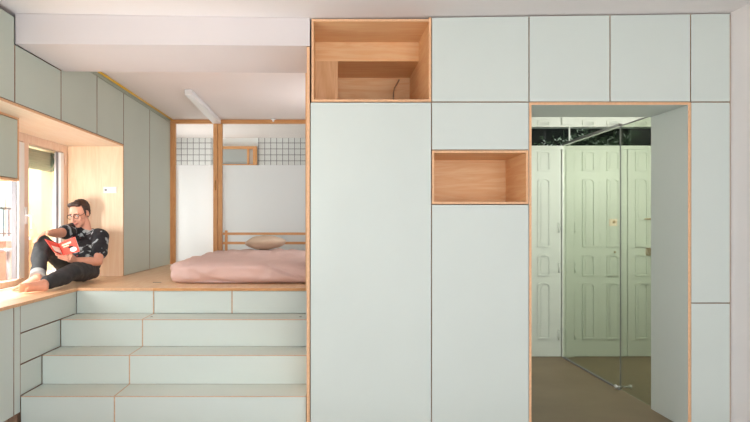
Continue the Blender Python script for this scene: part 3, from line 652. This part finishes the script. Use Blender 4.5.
# ------------------------------------------------------------------ the reading man
def ruffle(o, fn):
    vs = o.data.vertices; nn = [v.normal.copy() for v in vs]; cc = [v.co.copy() for v in vs]
    for v, n_, c_ in zip(vs, nn, cc): v.co = c_+n_*fn(c_)
def person():
    hipc = Vector((-2.17, 5.56, .912))
    hL = Vector((-2.11, 5.55, .903)); kL = Vector((-2.085, 5.12, .90)); aL = Vector((-2.125, 4.70, .855))
    hR = Vector((-2.24, 5.55, .908)); kR = P(42, 243.5, 5.14); aR = P(37.5, 278, 4.86)
    ch = P(88, 246, 5.83); nb = P(86.5, 231, 5.84); hd = P(79, 213.5, 5.76)
    sL = P(101, 236.5, 5.76); eL = P(98, 262, 5.50); wL = P(75.5, 260.5, 5.26)
    sR = P(74, 231, 5.80); eR = P(58.5, 233, 5.48); wR = P(50, 233, 5.23)
    fwd = Vector((-.26, -.88, -.36)).normalized(); up0 = Vector((-.10, -.12, 1)); rt = fwd.cross(up0).normalized(); up = rt.cross(fwd).normalized()
    R3 = Matrix((rt, -fwd, up)).transposed()            # local x = right-hand screen side, -y = face, z = up
    def H(x, y, z): return hd+(rt*x+fwd*y+up*z)*1.06
    root = thing('person', 'man in dark floral shirt and charcoal trousers sitting on the window bench reading', 'person', (-2.17, 5.5, .801))
    sk = M['skin']; b = MB()
    # trunk, neck
    b.loft([hipc, (hipc+ch)/2+Vector((0, .03, 0)), ch, nb-Vector((0, 0, .03))], [(.12, .09), (.115, .085), (.13, .09), (.08, .06)], sk, side=(1, -.3, 0), seg=20)
    b.loft([nb-Vector((0, 0, .04)), (nb+H(0, -.03, -.07))/2, H(0, -.02, -.06)], [.055, .05, .052], sk)
    # head
    b.ell(H(0, -.012, .022), (.074, .092, .088), sk, rot=R3, seg=28, rings=18)
    b.ell(H(0, .022, -.045), (.053, .062, .068), sk, rot=R3, seg=24, rings=16)
    b.ell(H(0, .052, -.092), (.026, .026, .020), sk, rot=R3)              # chin
    b.loft([H(0, .078, .012), H(0, .094, -.014), H(0, .104, -.034)], [.008, .0105, .0135], sk, seg=12)   # nose
    for s in (-1, 1):
        b.ell(H(s*.010, .092, -.037), (.009, .010, .007), sk, rot=R3)
        b.ell(H(s*.033, .063, .020), (.024, .012, .008), sk, rot=R3)      # brow
        b.ell(H(s*.034, .050, -.032), (.022, .018, .022), sk, rot=R3)     # cheek
        b.ell(H(s*.077, -.012, -.008), (.009, .020, .031), sk, rot=R3)    # ear
    # shoulders and arms
    b.loft([ch+Vector((0, 0, .05)), sL], [.07, .062], sk); b.loft([ch+Vector((0, 0, .05)), sR], [.07, .062], sk)
    for s_, e_, w_ in ((sL, eL, wL), (sR, eR, wR)):
        b.loft([s_, (s_+e_)/2, e_, e_+(w_-e_)*.35, w_], [.052, .047, .039, .040, .026], sk, seg=18)
    # legs
    b.loft([hL, (hL+kL)/2, kL, kL+(aL-kL)*.35, aL], [.085, .075, .055, .055, .034], sk, seg=18)
    b.loft([hR, (hR+kR)/2, kR, kR+(aR-kR)*.35, aR], [.085, .075, .056, .055, .035], sk, seg=18)
    # feet: heel, arch, ball, five toes each
    def foot(a, heel, ball, toe, sidev, nrm, up_):
        side = Vector(sidev).normalized()
        b.loft([heel, (heel+a)/2], [.030, .034], sk); b.loft([a, (a+ball)/2, ball], [(.033, .034), (.026, .037), (.017, .042)], sk, side=up_, seg=18)
        b.loft([heel, (heel+ball)/2, ball], [(.028, .028), (.020, .032), (.017, .040)], sk, side=up_, seg=18)
        f = (toe-ball)
        for i, (ln, r) in enumerate(((1.0, .0125), (.98, .0085), (.88, .008), (.78, .0075), (.66, .007))):
            off = side*(.033-i*.0165)
            b.loft([ball+off*.85, ball+off+f*.55*ln+Vector(nrm)*.003, ball+off+f*ln-Vector(nrm)*.002], [r*1.05, r, r*.9], sk, seg=10)
    foot(aL, Vector((-2.105, 4.675, .832)), Vector((-2.175, 4.555, .842)), Vector((-2.215, 4.50, .842)), (.55, -.2, .8), (.3, -.8, .3), (.8, -.35, -.5))
    foot(aR, Vector((-2.235, 4.86, .831)), Vector((-2.335, 4.77, .825)), Vector((-2.378, 4.735, .817)), (.65, -.7, 0), (0, 0, 1), (0, 0, 1))
    # hands
    def hand(w, palm, fwd_, across, curl, spread=1.0, thumb=None):
        fwd_ = Vector(fwd_).normalized(); ac = Vector(across).normalized(); cu = Vector(curl).normalized()
        b.loft([w, (w+palm)/2, palm, palm+fwd_*.03], [(.021, .026), (.015, .034), (.014, .039), (.011, .037)], sk, side=cu, seg=16)
        k0 = palm+fwd_*.036
        for i, ln in enumerate((.072, .080, .074, .058)):
            o_ = ac*(.029-.0195*i)*spread; r = (.0088, .0090, .0086, .0076)[i]
            p0 = k0+o_*.9; p1 = p0+fwd_*ln*.42+o_*.05+cu*ln*.10; p2 = p1+(fwd_*.6+cu*.8).normalized()*ln*.36; p3 = p2+(fwd_*.15+cu).normalized()*ln*.30
            b.loft([p0-fwd_*.014, p0, p1, p2, p3], [r*1.1, r*1.1, r, r*.95, r*.82], sk, seg=10)
        t0 = palm-fwd_*.012+ac*.026; th_ = Vector(thumb).normalized() if thumb else (ac+fwd_*.6+cu*.4).normalized()
        b.loft([t0-ac*.01, t0+th_*.03, t0+th_*.03+(th_+fwd_*.5).normalized()*.028], [.015, .0115, .009], sk, seg=10)
    # left hand under the open book, right hand over the raised knee
    hand(wL, P(70, 258, 5.16), (-.75, -.6, .3), (-.2, .25, .9), (-.45, -.8, .35), thumb=(-.5, -.45, .8))
    hand(wR, P(45.5, 233, 5.10), (-.6, -.55, -.35), (.75, -.5, .2), (-.1, -.35, -1))
    body = b.build('body', root, remesh=.0042, smooth=3)
    # trousers
    b = MB(); tm = M['trouser']
    b.loft([hipc+Vector((0, .02, -.005)), hipc+Vector((0, .05, .06))], [(.140, .100), (.130, .100)], tm, side=(1, -.2, 0), seg=24)
    def z_(v, z): return Vector((v.x, v.y, z))
    b.loft([hL, (hL+kL)/2, kL+Vector((0, 0, .012)), kL+(aL-kL)*.35, aL+(kL-aL)*.12], [.094, .086, .070, .064, .052], tm, seg=22)
    b.loft([hR, (hR+kR)/2, kR, kR+(aR-kR)*.35, aR+(kR-aR)*.14], [.096, .088, .070, .066, .053], tm, seg=22)
    tr = b.build('trousers', root, remesh=.006, smooth=4)
    ruffle(tr, lambda c: noise.noise(c*14)*.008+noise.noise(c*30)*.003)
    for a_, k_, q in ((aR, kR, .14),):      # turned-up hems
        d_ = (k_-a_).normalized(); e_ = a_+(k_-a_)*(q-.11); b = MB()
        b.loft([e_, e_+d_*.045], [.057, .058], M['cuff'], seg=22, round_ends=False); tag(b.build('trouser_cuff', root), 'pale grey turned-up cuff')
    # shirt
    b = MB(); sm = M['shirt']
    b.loft([hipc+Vector((0.01, .04, .05)), (hipc+ch)/2+Vector((0, .01, .02)), ch, nb+Vector((0, 0, -.055))], [(.140, .115), (.132, .112), (.140, .108), (.095, .075)], sm, side=(1, -.25, 0), seg=26)
    b.loft([ch+Vector((0, 0, .06)), sL], [.085, .074], sm); b.loft([ch+Vector((0, 0, .06)), sR], [.085, .074], sm)
    b.loft([sL, sL+(eL-sL)*.62], [.073, .068], sm, seg=20); b.loft([sR, sR+(eR-sR)*.66], [.070, .062], sm, seg=20)
    sh = b.build('shirt', root, remesh=.006, smooth=4)
    ruffle(sh, lambda c: noise.noise(c*11)*.009+noise.noise(c*26)*.004)
    b = MB()
    for s in (-1, 1):   # collar leaves
        c0 = nb+Vector((s*.055, -.01, .012)); c1 = nb+Vector((s*.030, -.085, -.045)); c2 = nb+Vector((s*.075, -.075, -.045)); c3 = nb+Vector((s*.085, -.01, -.02))
        b.poly([c0, c1, c2, c3], sm, (0, -.010, .006))
    b.loft([nb+Vector((.06*math.cos(a), .058*math.sin(a), .006)) for a in [i*math.pi/8 for i in range(-1, 10)]], [(.018, .006)]*11, sm, side=(0, 0, 1), seg=8)
    b.build('collar', root)
    # face details
    for s in (-1, 1):
        b = MB(); b.ell(H(s*.031, .064, .002), (.0125, .009, .007), M['eye'], rot=R3); b.ell(H(s*.031, .0715, -.003), (.0045, .0025, .0045), M['black'], rot=R3); b.build('eye', root)
        b = MB(); b.loft([H(s*.014, .080, .020), H(s*.032, .078, .023), H(s*.050, .063, .014)], [(.0035, .004)]*3, M['hair'], seg=8); b.build('eyebrow', root)
    b = MB(); b.loft([H(-.022, .070, -.063), H(-.010, .082, -.066), H(.010, .082, -.066), H(.022, .070, -.063)], [(.003, .004), (.0055, .005), (.0055, .005), (.003, .004)], M['lip'], seg=10); b.build('mouth', root)
    # short beard shadow along the jaw
    # hair
    b = MB(); hm = M['hair']
    b.ell(H(0, -.038, .036), (.083, .086, .084), hm, rot=R3, seg=28, rings=18)
    b.ell(H(0, -.055, -.002), (.070, .060, .070), hm, rot=R3)
    b.loft([H(-.045, .030, .088), H(0, .042, .098), H(.045, .030, .088)], [(.020, .020)]*3, hm, seg=14)
    for s in (-1, 1): b.loft([H(s*.070, -.002, .050), H(s*.0745, .010, .005), H(s*.072, .012, -.020)], [(.012, .016), (.007, .012), (.004, .008)], hm, seg=10)
    hr = b.build('hair', root, remesh=.005, smooth=2)
    ruffle(hr, lambda c: noise.noise(c*70)*.004)
    # glasses
    b = MB(); gm = M['black']
    for s in (-1, 1):
        pts = [H(s*.034+.024*math.cos(a), .088-.004*abs(math.cos(a)), .000+.0175*math.sin(a)) for a in [i*math.pi/9 for i in range(19)]]
        b.loft(pts, [.0022]*19, gm, seg=6, round_ends=False)
        b.loft([H(s*.058, .085, .004), H(s*.074, .055, .006), H(s*.082, -.005, .008)], [.002]*3, gm, seg=6)
    b.loft([H(-.010, .090, .003), H(0, .096, .005), H(.010, .090, .003)], [.002]*3, gm, seg=6)
    b.build('glasses', root)
person()

# the book (held, so a thing of its own)
t = thing('book', 'open red book held up in front of the seated man', 'book', P(60, 254, 5.1))
sp0, sp1 = P(58.5, 243.5, 5.12), P(62.5, 255.5, 5.12)
def board(a, b_, c, d, m, thick, name):
    q = MB(); n = (Vector(b_)-Vector(a)).cross(Vector(d)-Vector(a)).normalized()*thick
    q.poly([a, b_, c, d], m, n); return q.build(name, t)
rA, rB = P(74.5, 236.8, 5.06), P(79.5, 251.5, 5.06)
lA, lB = P(45, 239.0, 5.0), P(54.0, 251.5, 5.0)
board(sp0, rA, rB, sp1, M['red'], .004, 'front_cover')
board(lA, sp0, sp1, lB, M['red'], .004, 'back_cover')
off = Vector((0, .012, 0))
board(sp0+off, rA+off-(rA-sp0)*.03, rB+off-(rB-sp1)*.03, sp1+off, M['paper'], .008, 'pages')
# printed shapes on the cover
def bil(u, v): return (sp0*(1-u)+rA*u)*(1-v)+(sp1*(1-u)+rB*u)*v
nrm = (rA-sp0).cross(sp1-sp0).normalized()
if nrm.y > 0: nrm = -nrm
q = MB()
for u0, u1, v0, v1 in ((.15, .72, .18, .30), (.2, .55, .36, .44)):
    q.poly([bil(u0, v0)+nrm*.0012, bil(u1, v0)+nrm*.0012, bil(u1, v1)+nrm*.0012, bil(u0, v1)+nrm*.0012], M['cream'], nrm*.001)
q.poly([bil(.72+.2*math.cos(a), .76+.16*math.sin(a))+nrm*.0012 for a in [i*math.pi/8 for i in range(16)]], M['paper'], nrm*.001)
q.poly([bil(.62+.16*math.cos(a), .55+.07*math.sin(a))+nrm*.0022 for a in [i*math.pi/8 for i in range(16)]], M['black'], nrm*.001)
def bl(u, v): return (lA*(1-u)+sp0*u)*(1-v)+(lB*(1-u)+sp1*u)*v
nl = (sp0-lA).cross(lB-lA).normalized()
if nl.y > 0: nl = -nl
q.poly([bl(u, v)+nl*.0045 for u, v in ((.12, .5), (.9, .42), (.93, .93), (.1, .95))], M['paper'], nl*.001)
q.build('cover_print', t)

# ------------------------------------------------------------------ light
W = bpy.data.worlds.new('world'); S.world = W; W.use_nodes = True
bg = W.node_tree.nodes['Background']; bg.inputs['Color'].default_value = (.93, .965, 1.0, 1); bg.inputs['Strength'].default_value = 4.0
def area(name, loc, rot, sx_, sy_, e, col=(1, 1, 1), portal=False):
    l = bpy.data.lights.new(name, 'AREA'); l.shape = 'RECTANGLE'; l.size = sx_; l.size_y = sy_; l.energy = e; l.color = col
    if portal: l.cycles.is_portal = True
    o = bpy.data.objects.new(name, l); C.objects.link(o); o.location = loc; o.rotation_euler = rot; return o
R = math.radians
area('room_portal', (.6, -2.6, 1.23), (R(90), 0, 0), 3.8, 2.45, 1, portal=True)
area('window_portal', (-2.62, 4.1, 1.41), (R(90), 0, R(-90)), 3.8, 1.15, 1, portal=True)
sun = bpy.data.lights.new('sun', 'SUN'); sun.energy = 6; sun.angle = R(2); sun.color = (1, .93, .82)
so = bpy.data.objects.new('sun', sun); C.objects.link(so); so.rotation_euler = Vector((.6, .15, -1.0)).to_track_quat('-Z', 'Y').to_euler()
area('bathroom_fill', (-2.5, 8.75, 1.4), (0, R(-90), 0), 1.0, 1.2, 24, (1, .98, .95))  # added unseen light that makes the frosted panes read bright
area('bedroom_fill', (.5, 6.4, 1.7), (0, R(115), 0), 1.0, .8, 10, (.96, .98, 1))  # unseen fill added to lift the bedroom ceiling and cabinets
area('soffit_fill', (-1.1, 3.1, .15), Vector((0, .55, 1)).to_track_quat('-Z', 'Y').to_euler(), 1.3, .4, 3.2, (.95, .98, 1)).data.spread = R(60)  # added light below the frame, aimed up at the beam soffit
area('ceiling_fill', (1.3, -1.2, .8), (R(180), 0, 0), 2.6, 1.6, 28, (.98, .98, 1))  # no fixture here; added behind the camera to brighten the ceiling
area('hall_fill', (3.0, 4.85, 1.9), Vector((-.15, 1, -.3)).to_track_quat('-Z', 'Y').to_euler(), .5, .6, 13, (1, .97, .93))  # added source out of view, brightens the panelled hall doors
area('hall_left_fill', (1.38, 4.85, 1.9), Vector((.3, 1, -.3)).to_track_quat('-Z', 'Y').to_euler(),   .2, .6, 5.2, (1, .97, .93))  # second unseen fill, added on the left side of the hall
sd = area('niche_fill', (-2.42, 3.7, 1.2), Vector((0, 1, .14)).to_track_quat('-Z', 'Y').to_euler(), .14, .6, 4.6, (1, .97, .92)); sd.data.spread = R(80)  # added fill out of frame, imitates daylight to brighten the niche

for o_ in list(C.objects):
    g_ = {'upper_cabinet': 'mint top cabinets along the ceiling', 'tall_cabinet': 'tall mint cabinets of the cabinet wall', 'narrow_cabinet': 'narrow mint cabinets right of the doorway',
          'wall_cabinet': 'sage wall cabinets above the window niche', 'wardrobe': 'tall sage wardrobes beside the partition', 'open_shelf_box': 'open oak boxes in the cabinet wall', 'step_unit': 'mint step units'}.get(o_.name.split('.')[0])
    if g_ and o_.parent is None: o_['group'] = g_

# ------------------------------------------------------------------ camera
cam = bpy.data.cameras.new('camera'); co = bpy.data.objects.new('camera', cam); C.objects.link(co)
co.location = (0, 0, EYE); co.rotation_euler = (R(90), 0, 0)
cam.sensor_width = 36; cam.lens = 36*F/750; cam.shift_x = (375-PX)/750; cam.shift_y = (PY-211)/750; cam.clip_start = .05
S.camera = co
S.view_settings.view_transform = 'Standard'; S.view_settings.look = 'None'; S.view_settings.gamma = 1; S.view_settings.exposure = .44
try: S.view_settings.use_curve_mapping = False
except Exception: pass
